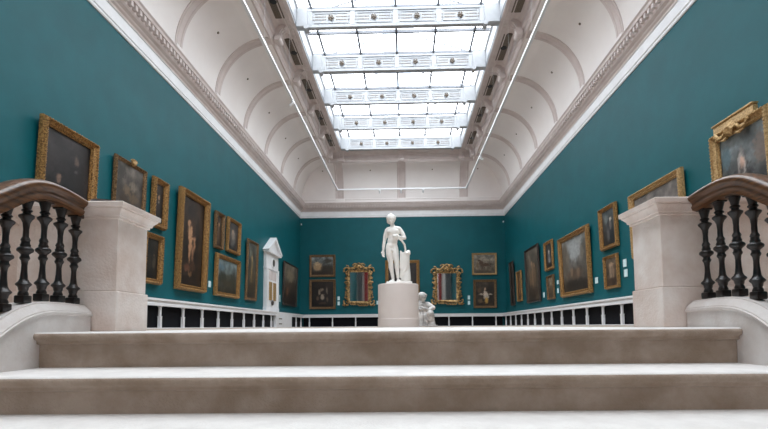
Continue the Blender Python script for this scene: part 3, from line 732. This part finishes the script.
# labels beside pictures
CG = 'white picture labels on the walls'
bm = NB(); box(bm, -.10, .10, -.012, 0, 0, .28, .002); card_me = bake('wall_label', bm, 'card')
def card(wall, a, z0, z1, txt, w=.2):
    o = inst('wall_label', card_me); hang(o, wall, a, a, z0, 0); o.matrix_world = o.matrix_world @ Matrix.Diagonal((w/.2*.8, 1, (z1-z0)/.28*.85, 1)); tag(o, txt, 'label', CG)
card('L', 17.12, 1.60, 1.88, 'small pale label to the right of the tallest left wall painting', .26)
card('L', 26.85, 1.56, 2.05, 'small pale label to the left of the farthest left wall picture')
card('R', 23.3, 1.46, 1.78, 'small pale label beside the tall dark framed figure group', .3)
card('R', 21.15, 1.95, 2.17, 'pale label left of the biggest right wall picture, upper of two', .28)
card('R', 21.15, 1.53, 1.80, 'pale label left of the biggest right wall picture, lower of two', .28)
card('R', 16.90, 1.58, 1.85, 'pale label immediately right of the biggest right wall picture', .3)
card('R', 14.70, 1.91, 2.21, 'pale label beside the right pier, upper of two', .28)
card('R', 14.66, 1.58, 1.87, 'pale label beside the right pier, lower of two', .28)
card('R', 9.6, 1.22, 1.50, 'pale label beneath the crested gold frame on the right wall', .2)
card('B', -4.77, 1.93, 2.24, 'upper of two labels left of the left gilt mirror', .2)
card('B', -4.77, 1.57, 1.88, 'lower of two labels left of the left gilt mirror', .2)
card('B', -1.98, 1.60, 1.92, 'pale label just left of the round plinth on the far wall', .2)
card('B', 4.50, 1.90, 2.23, 'upper of two labels right of the right gilt mirror', .2)
card('B', 4.50, 1.54, 1.86, 'lower of two labels right of the right gilt mirror', .2)

# ---------------------------------------------------------------- rococo mirrors
def spiral(c, r0, a0, turns, n=12, y=-.12, s=1):
    return [(c[0]+s*r0*(1-.72*i/n)*math.cos(a0+turns*2*math.pi*i/n), y-.05*math.sin(i/n*math.pi), c[1]+r0*(1-.72*i/n)*math.sin(a0+turns*2*math.pi*i/n)) for i in range(n+1)]
def rococo(x0, x1, z0, z1, label, seed):
    r = random.Random(seed); t = empty('gilt_mirror'); tag(t, label, 'mirror', 'gilded rococo mirrors on the far wall')
    w, h = x1-x0, z1-z0; fw = w*.19
    gx, gz0, gz1 = w/2-fw-.06, fw*.9, h-fw*1.7
    bm = NB()
    rows = []
    for a, y in ((0, 0), (0, -.06), (.06, -.12), (.14, -.08), (.2, -.04)):
        g = (.2-a)
        rows.append([(-gx-g, y, gz0-g), (gx+g, y, gz0-g), (gx+g, y, gz1+g), (-gx-g, y, gz1+g)])
    strip(bm, rows, closed=True)
    box(bm, -gx-.2, gx+.2, -.03, 0, gz0-.2, gz1+.2)
    def curl(c, rr, a0, tr, s=1, th=.05):
        p = spiral(c, rr, a0, tr, 14, -.10, s); tube(bm, p, [th*(1-.5*i/14) for i in range(15)], 6)
    for s in (-1, 1):
        nz = 6
        for i in range(nz):
            z = gz0-.05+(gz1-gz0+.1)*(i+.5)/nz
            curl((s*(gx+.22+.05*math.sin(i*1.9)), z), .19+.03*math.sin(i*2.3), (1 if i % 2 else -1)*1.2, .85*(1 if i % 2 else -1), s, .055)
            ball(bm, (s*(gx+.30+.06*math.cos(i*2.2)), -.1, z+.14), .06, 8, 6)
            tube(bm, [(s*(gx+.12), -.1, z-.12), (s*(gx+.2), -.17, z), (s*(gx+.36), -.1, z+.12)], [.03, .05, .02], 6)
        nx = 4
        for i in range(nx):
            x = s*(gx*1.0*(i+.5)/nx)
            curl((x, gz0-.2), .15, -2.2*s, .8*s, 1, .05); curl((x, gz1+.22), .15, .6, .8, s, .05)
        # corner scrolls
        curl((s*(gx+.22), gz1+.16), .24, -.5, .95, s, .07); curl((s*(gx+.20), gz1+.36), .15, 1.2, .9, s, .05)
        curl((s*(gx+.22), gz0-.10), .24, .6, -.9, s, .07); tube(bm, [(s*(gx+.1), -.1, gz0-.28), (s*(gx+.4), -.12, gz0-.32), (s*(gx+.56), -.1, gz0-.26)], [.05, .07, .02], 6)
        # crest sweeps
        tube(bm, [(s*(gx+.2), -.1, gz1+.34), (s*gx*.75, -.15, gz1+.24), (s*gx*.45, -.16, gz1+.42), (s*gx*.2, -.14, gz1+.60), (0, -.1, gz1+.66)], [.04, .06, .07, .06, .05], 7)
        curl((s*gx*.38, gz1+.46), .2, .2, .9, s, .055)
    for k in range(-4, 5):
        a = k*.32; tube(bm, [(0, -.1, gz1+.22), (.12*math.sin(a), -.2, gz1+.26+.14*math.cos(a)), (.22*math.sin(a), -.13, gz1+.28+.26*math.cos(a))], [.03, .05, .035], 6)
    ball(bm, (0, -.13, gz1+.25), .1, 10, 8)
    link('frame', bm, 'gilt_rococo', t, smooth=50)
    bm = NB(); box(bm, -gx-.02, gx+.02, -.05, -.035, gz0-.02, gz1+.02); link('mirror_glass', bm, 'mirror', t)
    hang(t, 'B', x0, x1, z0, .5)
rococo(-4.42, -2.19, 1.48, 4.62, 'ornate gilt rococo mirror left of the standing statue, red at its right edge', 4)
rococo(1.80, 4.10, 1.50, 4.50, 'ornate gilt rococo mirror right of the standing statue, red at its left', 5)

# ---------------------------------------------------------------- white clock case on the left wall
def clock_case():
    t = empty('clock_case', (WL, 24.85, .905)); tag(t, 'white pedimented tall clock case with gold panels against the left wall', 'clock case')
    Mx = Matrix.Translation((WL, 24.85, .905)) @ Matrix.Rotation(math.pi/2, 4, 'Z')   # local x along wall, -y out
    w, h, d = 2.25, 3.2, .16
    bm = NB(); box(bm, -w/2, w/2, -d, 0, 0, h, .01)
    box(bm, -w/2-.06, w/2+.06, -d-.05, 0, 0, .22, .01); box(bm, -w/2-.05, w/2+.05, -d-.04, 0, 2.30, 2.40, .01)
    for s in (-1, 1): box(bm, s*(w/2-.12)-.11, s*(w/2-.12)+.11, -d-.05, -d+.02, .22, 2.3, .008)
    link('case', bm, 'white', t)
    bm = NB()
    zb = h-.02
    box(bm, -w/2-.14, w/2+.14, -d-.16, 0, zb, zb+.12, .01)
    # pediment: triangular prism with raking cornice
    def prism(x0, z0, hh, y0, y1):
        a = [bm.verts.new(p) for p in ((-x0, y0, z0), (x0, y0, z0), (0, y0, z0+hh))]; b = [bm.verts.new(p) for p in ((-x0, y1, z0), (x0, y1, z0), (0, y1, z0+hh))]
        bm.faces.new(a); bm.faces.new(b[::-1])
        for i in range(3): bm.faces.new((a[i], b[i], b[(i+1) % 3], a[(i+1) % 3]))
    prism(w/2+.06, zb+.12, .74, -d-.06, 0)
    for s in (-1, 1):
        p0 = Vector((s*(w/2+.2), 0, zb+.12)); p1 = Vector((0, 0, zb+.98)); nrm = Vector((s*.62, 0, .78))
        vs = []
        for y in (-d-.2, 0):
            vs += [bm.verts.new(Vector((q.x, y, q.z))) for q in (p0, p1, p1-Vector((0, 0, .17)), p0-Vector((s*.24, 0, 0)))]
        for f in ((0, 1, 2, 3), (7, 6, 5, 4), (0, 4, 5, 1), (1, 5, 6, 2), (2, 6, 7, 3), (3, 7, 4, 0)): bm.faces.new([vs[i] for i in f])
    link('pediment', bm, 'white', t)
    bm = NB(); bmesh.ops.create_cone(bm, cap_ends=True, segments=28, radius1=.30, radius2=.30, depth=.05, matrix=Matrix.Translation((.05, -d-.02, 2.72)) @ Matrix.Rotation(math.pi/2, 4, 'X'))
    dial = link('dial', bm, 'white', t)
    bm = NB(); bmesh.ops.create_cone(bm, cap_ends=True, segments=24, radius1=.2, radius2=.2, depth=.02, matrix=Matrix.Translation((.05, -d-.05, 2.72)) @ Matrix.Rotation(math.pi/2, 4, 'X'))
    link('dial_centre', bm, 'dish', dial)
    bm = NB()
    for s in (-1, 1): box(bm, s*.38-.26, s*.38+.26, -d-.03, -d+.01, .62, 1.62, .006)
    link('gold_panel', bm, 'gilt_pale', t)
    bm = NB()
    for i in range(5): box(bm, -.62+.27*i, -.62+.27*i+.16, -d-.02, -d+.01, 1.74, 2.22)
    link('pipe_panel', bm, 'plaster_warm', t)
    bm = NB(); ball(bm, (-.1, -d-.05, .48), .15, 12, 8, (1, .4, 1)); link('knob', bm, 'dish', t)
    t.matrix_world = Mx
clock_case()

# ---------------------------------------------------------------- marble figures (sculpted as one skin)
def capsule(bm, a, b, ra, rb, n=14):
    a, b = Vector(a), Vector(b); d = b-a; L = d.length; k = max(2, int(L/(min(ra, rb)*.5)))
    tube(bm, [a+d*i/k for i in range(k+1)], [ra+(rb-ra)*i/k for i in range(k+1)], n)
    sphere_add(bm, Matrix.Translation(a) @ Matrix.Scale(ra, 4), n, 8); sphere_add(bm, Matrix.Translation(b) @ Matrix.Scale(rb, 4), n, 8)
def limb(bm, pts):
    for (p, ra), (q, rb) in zip(pts, pts[1:]): capsule(bm, p, q, ra, rb)
def sculpt(name, bm, voxel, m, smooth_it=6, parent=None):
    me = bpy.data.meshes.new(name+'_raw'); bm.to_mesh(me); bm.free()
    o = bpy.data.objects.new(name+'_raw', me); COL.objects.link(o)
    md = o.modifiers.new('r', 'REMESH'); md.mode = 'VOXEL'; md.voxel_size = voxel
    sm = o.modifiers.new('s', 'SMOOTH'); sm.factor = .5; sm.iterations = smooth_it
    dg = bpy.context.evaluated_depsgraph_get(); out = bpy.data.meshes.new_from_object(o.evaluated_get(dg))
    bpy.data.objects.remove(o); out.name = name
    out.materials.clear(); out.materials.append(M[m])
    for p in out.polygons: p.use_smooth = True
    r = bpy.data.objects.new(name, out); COL.objects.link(r)
    if parent is not None: r.parent = parent
    return r
def ell(bm, c, r, rot=(0, 0, 0)):
    from mathutils import Euler
    mt = Matrix.Translation(c) @ Euler(rot).to_matrix().to_4x4() @ Matrix.Diagonal((r[0], r[1], r[2], 1))
    sphere_add(bm, mt, 20, 14)
def hand(bm, wrist, direction, palm_n, curl=.25, s=1.0, thumb=1):
    d = Vector(direction).normalized(); n = Vector(palm_n); n = (n-d*n.dot(d)).normalized(); side = d.cross(n)
    w = Vector(wrist); pc = w+d*.045*s
    for k in range(4):
        off = side*(k-1.5)*.019*s; base = w+d*.082*s+off*1.0
        capsule(bm, w+off*.6+d*.01, base, .015*s, .0125*s, 10)
        L = (.072, .080, .074, .058)[k]*s; p = base; dd = d.copy()
        for j in range(3):
            dd = (dd+n*curl*(j+1)*.5).normalized(); q = p+dd*L*(.45, .32, .25)[j]; capsule(bm, p, q, .0095*s, .0082*s, 8); p = q
    tb = w+d*.02*s+side*thumb*-.028*s; p1 = tb+(d*.6-side*thumb*.55+n*.3).normalized()*.038*s; p2 = p1+(d*.9-side*thumb*.2+n*.3).normalized()*.03*s
    capsule(bm, tb, p1, .0135*s, .011*s, 8); capsule(bm, p1, p2, .011*s, .009*s, 8)
def head(bm, c, r, fwd, tilt=0):
    """c centre, r half height of skull+face, fwd facing direction"""
    f = Vector(fwd).normalized(); up = Vector((0, 0, 1)); up = (up-f*up.dot(f)).normalized(); sd = f.cross(up)
    def P_(a, b, cc): return Vector(c)+sd*a*r+f*b*r+up*cc*r
    R3 = Matrix((sd, f, up)).transposed()
    def el(a, b, cc, ra, rb, rc):
        mt = Matrix.Translation(P_(a, b, cc)) @ R3.to_4x4() @ Matrix.Diagonal((ra*r, rb*r, rc*r, 1)); sphere_add(bm, mt, 20, 14)
    el(0, -.05, .25, .72, .86, .74); el(0, .18, -.15, .58, .60, .68); el(0, .42, -.72, .26, .28, .22)
    el(0, .55, -.30, .36, .22, .40)
    capsule(bm, P_(0, .78, .12), P_(0, .98, -.22), .06*r, .12*r, 10)          # nose
    el(0, .74, .30, .52, .12, .14)                                          # brow
    el(0, .76, -.48, .22, .10, .06); el(0, .74, -.58, .18, .10, .07)          # lips
    for s in (-1, 1):
        el(s*.27, .70, .10, .13, .10, .08); el(s*.70, -.02, -.02, .07, .16, .22)   # eyes, ears
        el(s*.34, .58, -.18, .2, .16, .2)
    return P_, el
PX_, PY_, PZ_ = -.178, 11.25, 1.084
def statue():
    t = empty('marble_statue', (PX_, PY_, PZ_)); tag(t, 'white marble standing nude leaning by a draped tree stump on the round plinth', 'statue')
    bm = NB(); X = lambda zx: (zx-120)*.00467; Z = lambda zy: (402-zy)*.00467
    # torso (front of the body towards -y)
    ell(bm, (X(92), .0, Z(128)), (.150, .095, .135)); ell(bm, (X(91), .005, Z(155)), (.128, .088, .13)); ell(bm, (X(87), .0, Z(178)), (.118, .084, .13)); ell(bm, (X(84), .01, Z(200)), (.135, .095, .12)); ell(bm, (X(85), .01, Z(222)), (.13, .085, .10))
    for s in (-1, 1):
        ell(bm, (X(91)+s*.068, -.045, Z(126)), (.072, .048, .06)); ell(bm, (X(85)+s*.06, .055, Z(215)), (.085, .075, .095))
    ell(bm, (X(90), -.06, Z(172)), (.06, .03, .10)); ell(bm, (X(86), -.085, Z(226)), (.028, .03, .035))
    limb(bm, [((X(68), 0, Z(113)), .062), ((X(94), .01, Z(105)), .060), ((X(120), 0, Z(111)), .062)])
    capsule(bm, (X(92), .01, Z(112)), (X(88), -.01, Z(90)), .060, .052)
    # legs
    limb(bm, [((X(71), .01, Z(212)), .084), ((X(72), -.01, Z(245)), .080), ((X(79), -.02, Z(288)), .058), ((X(80), 0, Z(310)), .060), ((X(84), .02, Z(335)), .046), ((X(89), .03, Z(372)), .034)])
    limb(bm, [((X(98), .01, Z(212)), .084), ((X(102), -.03, Z(245)), .079), ((X(108), -.06, Z(288)), .056), ((X(109), -.04, Z(310)), .058), ((X(111), -.01, Z(335)), .045), ((X(114), .0, Z(368)), .033)])
    for (ax, ay, dx) in ((89, .03, -.035), (114, .0, .03)):
        a = Vector((X(ax), ay, Z(382))); limb(bm, [(a+Vector((0, .03, -.01)), .036), (a+Vector((0, -.04, 0)), .036), (a+Vector((dx, -.13, -.015)), .034), (a+Vector((dx*1.2, -.17, -.02)), .022)])
        for k in range(5): capsule(bm, a+Vector((dx*1.1+(k-2)*.016, -.15, -.02)), a+Vector((dx*1.3+(k-2)*.018, -.20+.006*abs(k-1), -.025)), .012, .010, 8)
    # arm on the viewer's left: hangs straight
    limb(bm, [((X(62), .01, Z(118)), .058), ((X(53), .02, Z(145)), .050), ((X(47), .03, Z(178)), .038), ((X(44), .01, Z(200)), .036), ((X(42), -.01, Z(226)), .025)])
    hand(bm, (X(42), -.01, Z(226)), (-.02, -.15, -1), (.5, -.8, 0), .3, 1.05, -1)
    # arm on the viewer's right: elbow out, forearm across to the chest
    limb(bm, [((X(126), .01, Z(117)), .058), ((X(138), .0, Z(136)), .050), ((X(148), -.02, Z(160)), .040), ((X(136), -.10, Z(163)), .038), ((X(120), -.15, Z(156)), .026)])
    hand(bm, (X(119), -.15, Z(156)), (-.9, -.1, .25), (0, .9, -.3), .45, 1.0, 1)
    # head turned a little to the viewer's right
    P_, el = head(bm, (X(83), -.03, Z(66)), .124, (.35, -1, -.15))
    # cap-like curly hair
    el(0, -.18, .45, .92, .95, .78); el(0, -.5, -.1, .74, .55, .65)
    el(.05, -.35, 1.12, .3, .34, .28)
    for k in range(26):
        a = k*2.399; q = .35+.6*(k/26); el(.78*math.cos(a)*q, -.15+.8*math.sin(a)*q-.05, .98-.55*q*q, .17, .17, .16)
    for s in (-1, 1):
        for k in range(4): el(s*(.66-.02*k), .30-.18*k, .30-.18*k, .16, .16, .16)
    body = sculpt('figure', bm, .0075, 'marble', 9, t)
    # stump with drapery, bow and base
    bm = NB()
    limb(bm, [((X(152), .03, .13), .118), ((X(153), .03, .35), .098), ((X(152), .03, .60), .082), ((X(152), .02, .72), .085)])
    ell(bm, (X(157), -.02, .75), (.09, .08, .05)); capsule(bm, (X(150), .02, .74), (X(166), 0, .80), .06, .045)
    for k in range(6):
        a = -2.6+k*.42; capsule(bm, (X(151)+.085*math.cos(a), .02+.085*math.sin(a), .76), (X(146)+.10*math.cos(a), .03+.10*math.sin(a), .18+.06*k), .022, .030)
    for k in range(4): capsule(bm, (X(128)+.015*k, -.05, .80-.02*k), (X(128)+.022*k, -.06, .40+.03*k), .022, .03)
    sculpt('tree_stump', bm, .012, 'marble', 3, t)
    bm = NB(); tube(bm, [(X(112), -.17, Z(150)), (X(120), -.18, Z(168)), (X(135), -.15, Z(180)), (X(147), -.10, Z(198)), (X(151), -.06, Z(222)), (X(148), -.05, Z(242))], [.018, .022, .024, .024, .022, .016], 10)
    link('bow', bm, 'marble', t, smooth=60)
    bm = NB(); box(bm, X(58), X(182), -.26, .22, 0, .055, .02); link('statue_base', bm, 'marble', t, smooth=40)
statue(); st_ = bpy.data.objects['marble_statue']; st_.scale = (1.10, 1.06, 1.038); st_.location.x += .03
bm = NB(); lathe(bm, [(.515, 0), (.515, .195), (.512, .20), (.506, .203), (.506, 1.046), (.500, 1.055), (.49, 1.06)], (0, 0, 0), 96)
o = link('plinth', bm, 'plinth', smooth=30); o.location = (PX_, PY_, .023); tag(o, 'round pale pink plinth under the standing marble statue', 'plinth')

def crouching():
    t = empty('marble_sculpture', (.62, 16.0, 0)); tag(t, 'veined marble crouching draped figure on the floor, right of the round plinth', 'statue')
    bm = NB()
    ell(bm, (-.05, .05, .30), (.34, .30, .28)); ell(bm, (0, .05, .55), (.24, .22, .26)); ell(bm, (-.02, 0, .72), (.22, .18, .16))
    limb(bm, [((.20, 0, .74), .09), ((.34, -.12, .62), .08), ((.22, -.24, .54), .06), ((.06, -.28, .60), .05)])
    limb(bm, [((-.22, 0, .74), .09), ((-.34, -.12, .58), .08), ((-.20, -.24, .52), .06), ((-.04, -.28, .56), .05)])
    hand(bm, (.06, -.28, .60), (-1, -.1, .2), (0, 1, 0), .4, 1.1, 1); hand(bm, (-.04, -.28, .56), (1, -.1, .1), (0, 1, 0), .4, 1.1, -1)
    limb(bm, [((.16, .0, .24), .16), ((.26, -.30, .42), .11), ((.30, -.26, .12), .09), ((.32, -.34, .06), .06)])
    limb(bm, [((-.16, .0, .24), .16), ((-.22, -.30, .42), .11), ((-.24, -.26, .12), .09), ((-.24, -.34, .06), .06)])
    capsule(bm, (0, -.02, .78), (.02, -.06, .88), .08, .075)
    P_, el = head(bm, (.04, -.09, .97), .15, (.5, -1, -.45))
    el(0, -.2, .4, .9, .95, .75); el(0, -.55, -.2, .6, .5, .6)
    for k in range(14): a = k*2.4; el(.8*math.cos(a), -.2+.5*math.sin(a), .5+.1*math.sin(3*a), .22, .22, .2)
    # folds of drapery
    for k in range(14):
        a = -3.0+k*.30; x, y = .30*math.cos(a), .28*math.sin(a)
        limb(bm, [((x*.7, y*.7, .62-.01*k), .035), ((x*1.12, y*1.12, .36), .05), ((x*1.25+.03*math.sin(k), y*1.2, .03), .055)])
    for k in range(5): capsule(bm, (-.25+.02*k, -.16-.03*k, .66-.07*k), (.30, -.20-.03*k, .50-.08*k), .032, .038)
    sculpt('figure', bm, .014, 'marble_grey', 2, t)
    bm = NB(); box(bm, -.42, .46, -.42, .36, 0, .05, .015); link('statue_base', bm, 'marble_grey', t)
    t.location = (.55, 16.0, .023); t.scale = (1.2, 1.15, 1.06)
crouching()

# ---------------------------------------------------------------- lighting track hung under the skylight
TX0, TX1, TYE, TZ = -4.50, 4.12, 29.50, 9.2
t = empty('lighting_track', (0, 0, 0)); tag(t, 'thin white rectangular lighting track hung below the skylight', 'lighting track')
bm = NB()
for (a, b, c, d) in ((TX0-.045, TX0+.045, 2, TYE), (TX1-.045, TX1+.045, 2, TYE), (TX0, TX1, TYE-.045, TYE+.045)): box(bm, a, b, c, d, TZ-.04, TZ+.05)
link('track_rail', bm, 'steel', t)
for y in [TYE-.1-3.1*k for k in range(8)]:
    for x in (TX0, TX1):
        bm = NB(); tube(bm, [(x, y, TZ), (x, y, 11.95)], .003, 5); link('suspension_rod', bm, 'steel', t)
        bm = NB(); box(bm, x-.05, x+.05, y-.12, y+.12, TZ-.05, TZ+.07, .005); link('joint_block', bm, 'steel', t)
def spot(x, y, label, aim=(0, 0, -1)):
    o = empty('track_spotlight', (x, y, TZ-.04)); tag(o, label, 'spotlight', 'small spotlights on the hung track')
    bm = NB(); a = Vector(aim).normalized()
    box(bm, -.05, .05, -.09, .09, -.06, 0, .005); link('adaptor', bm, 'steel', o)
    bm = NB(); c = Vector((0, 0, -.12)); tube(bm, [c-a*.10, c-a*.08, c+a*.10, c+a*.13], [.035, .05, .05, .06], 12); hd_ = link('lamp_head', bm, 'steel', o, smooth=40); bm = NB(); tube(bm, [c+a*.128, c+a*.134], .05, 12); link('lens', bm, 'black', hd_)
spot(TX0, 17.5, 'small spotlight on the left run of the hung lighting track', (-1, .2, -.6))
spot(TX1, 23.8, 'small spotlight on the right run of the hung lighting track', (1, .2, -.6))
for x, n in ((-1.65, 'left of three'), (-.23, 'middle of three'), (1.25, 'right of three')): spot(x, TYE, 'small spotlight on the far run of the track, '+n, (0, 1, -.6))
# little sensors in the upper corners
for x, n in ((WL+.10, 'left'), (WR-.10, 'right')):
    bm = NB(); box(bm, -.04, .04, -.04, .04, -.06, .06, .01); o = link('wall_sensor', bm, 'white'); o.location = (x, YB-.05, 7.45)
    tag(o, 'tiny white sensor in the far '+n+' corner below the cornice', 'sensor', 'white corner sensors')

# ---------------------------------------------------------------- drapes added behind the camera to give the mirrors their reflections
def drape(x, w, m, nm, label, z0=0.2, z1=8.6):
    bm = NB(); n = 24; rows = []
    for z in (z0, z1): rows.append([(x-w/2+w*i/n, YF+.22+.07*math.sin(i*1.9), z) for i in range(n+1)])
    strip(bm, rows); rows = [[(a, b+.03, c) for a, b, c in r] for r in rows]; strip(bm, rows)
    o = link(nm, bm, m, smooth=60); tag(o, label, 'curtain', 'drapes added for the mirror reflections')
drape(-6.05, .6, 'red', 'red_reflection_drape', 'added red drape giving the left gilt mirror its red reflection'); drape(5.35, .5, 'red', 'red_reflection_drape', 'added red drape giving the right gilt mirror its red reflection')
drape(-7.0, .7, 'grey', 'grey_reflection_drape', 'added grey drape giving the left gilt mirror its grey reflection'); drape(6.6, .8, 'grey', 'grey_reflection_drape', 'added grey drape giving the right gilt mirror its grey reflection')
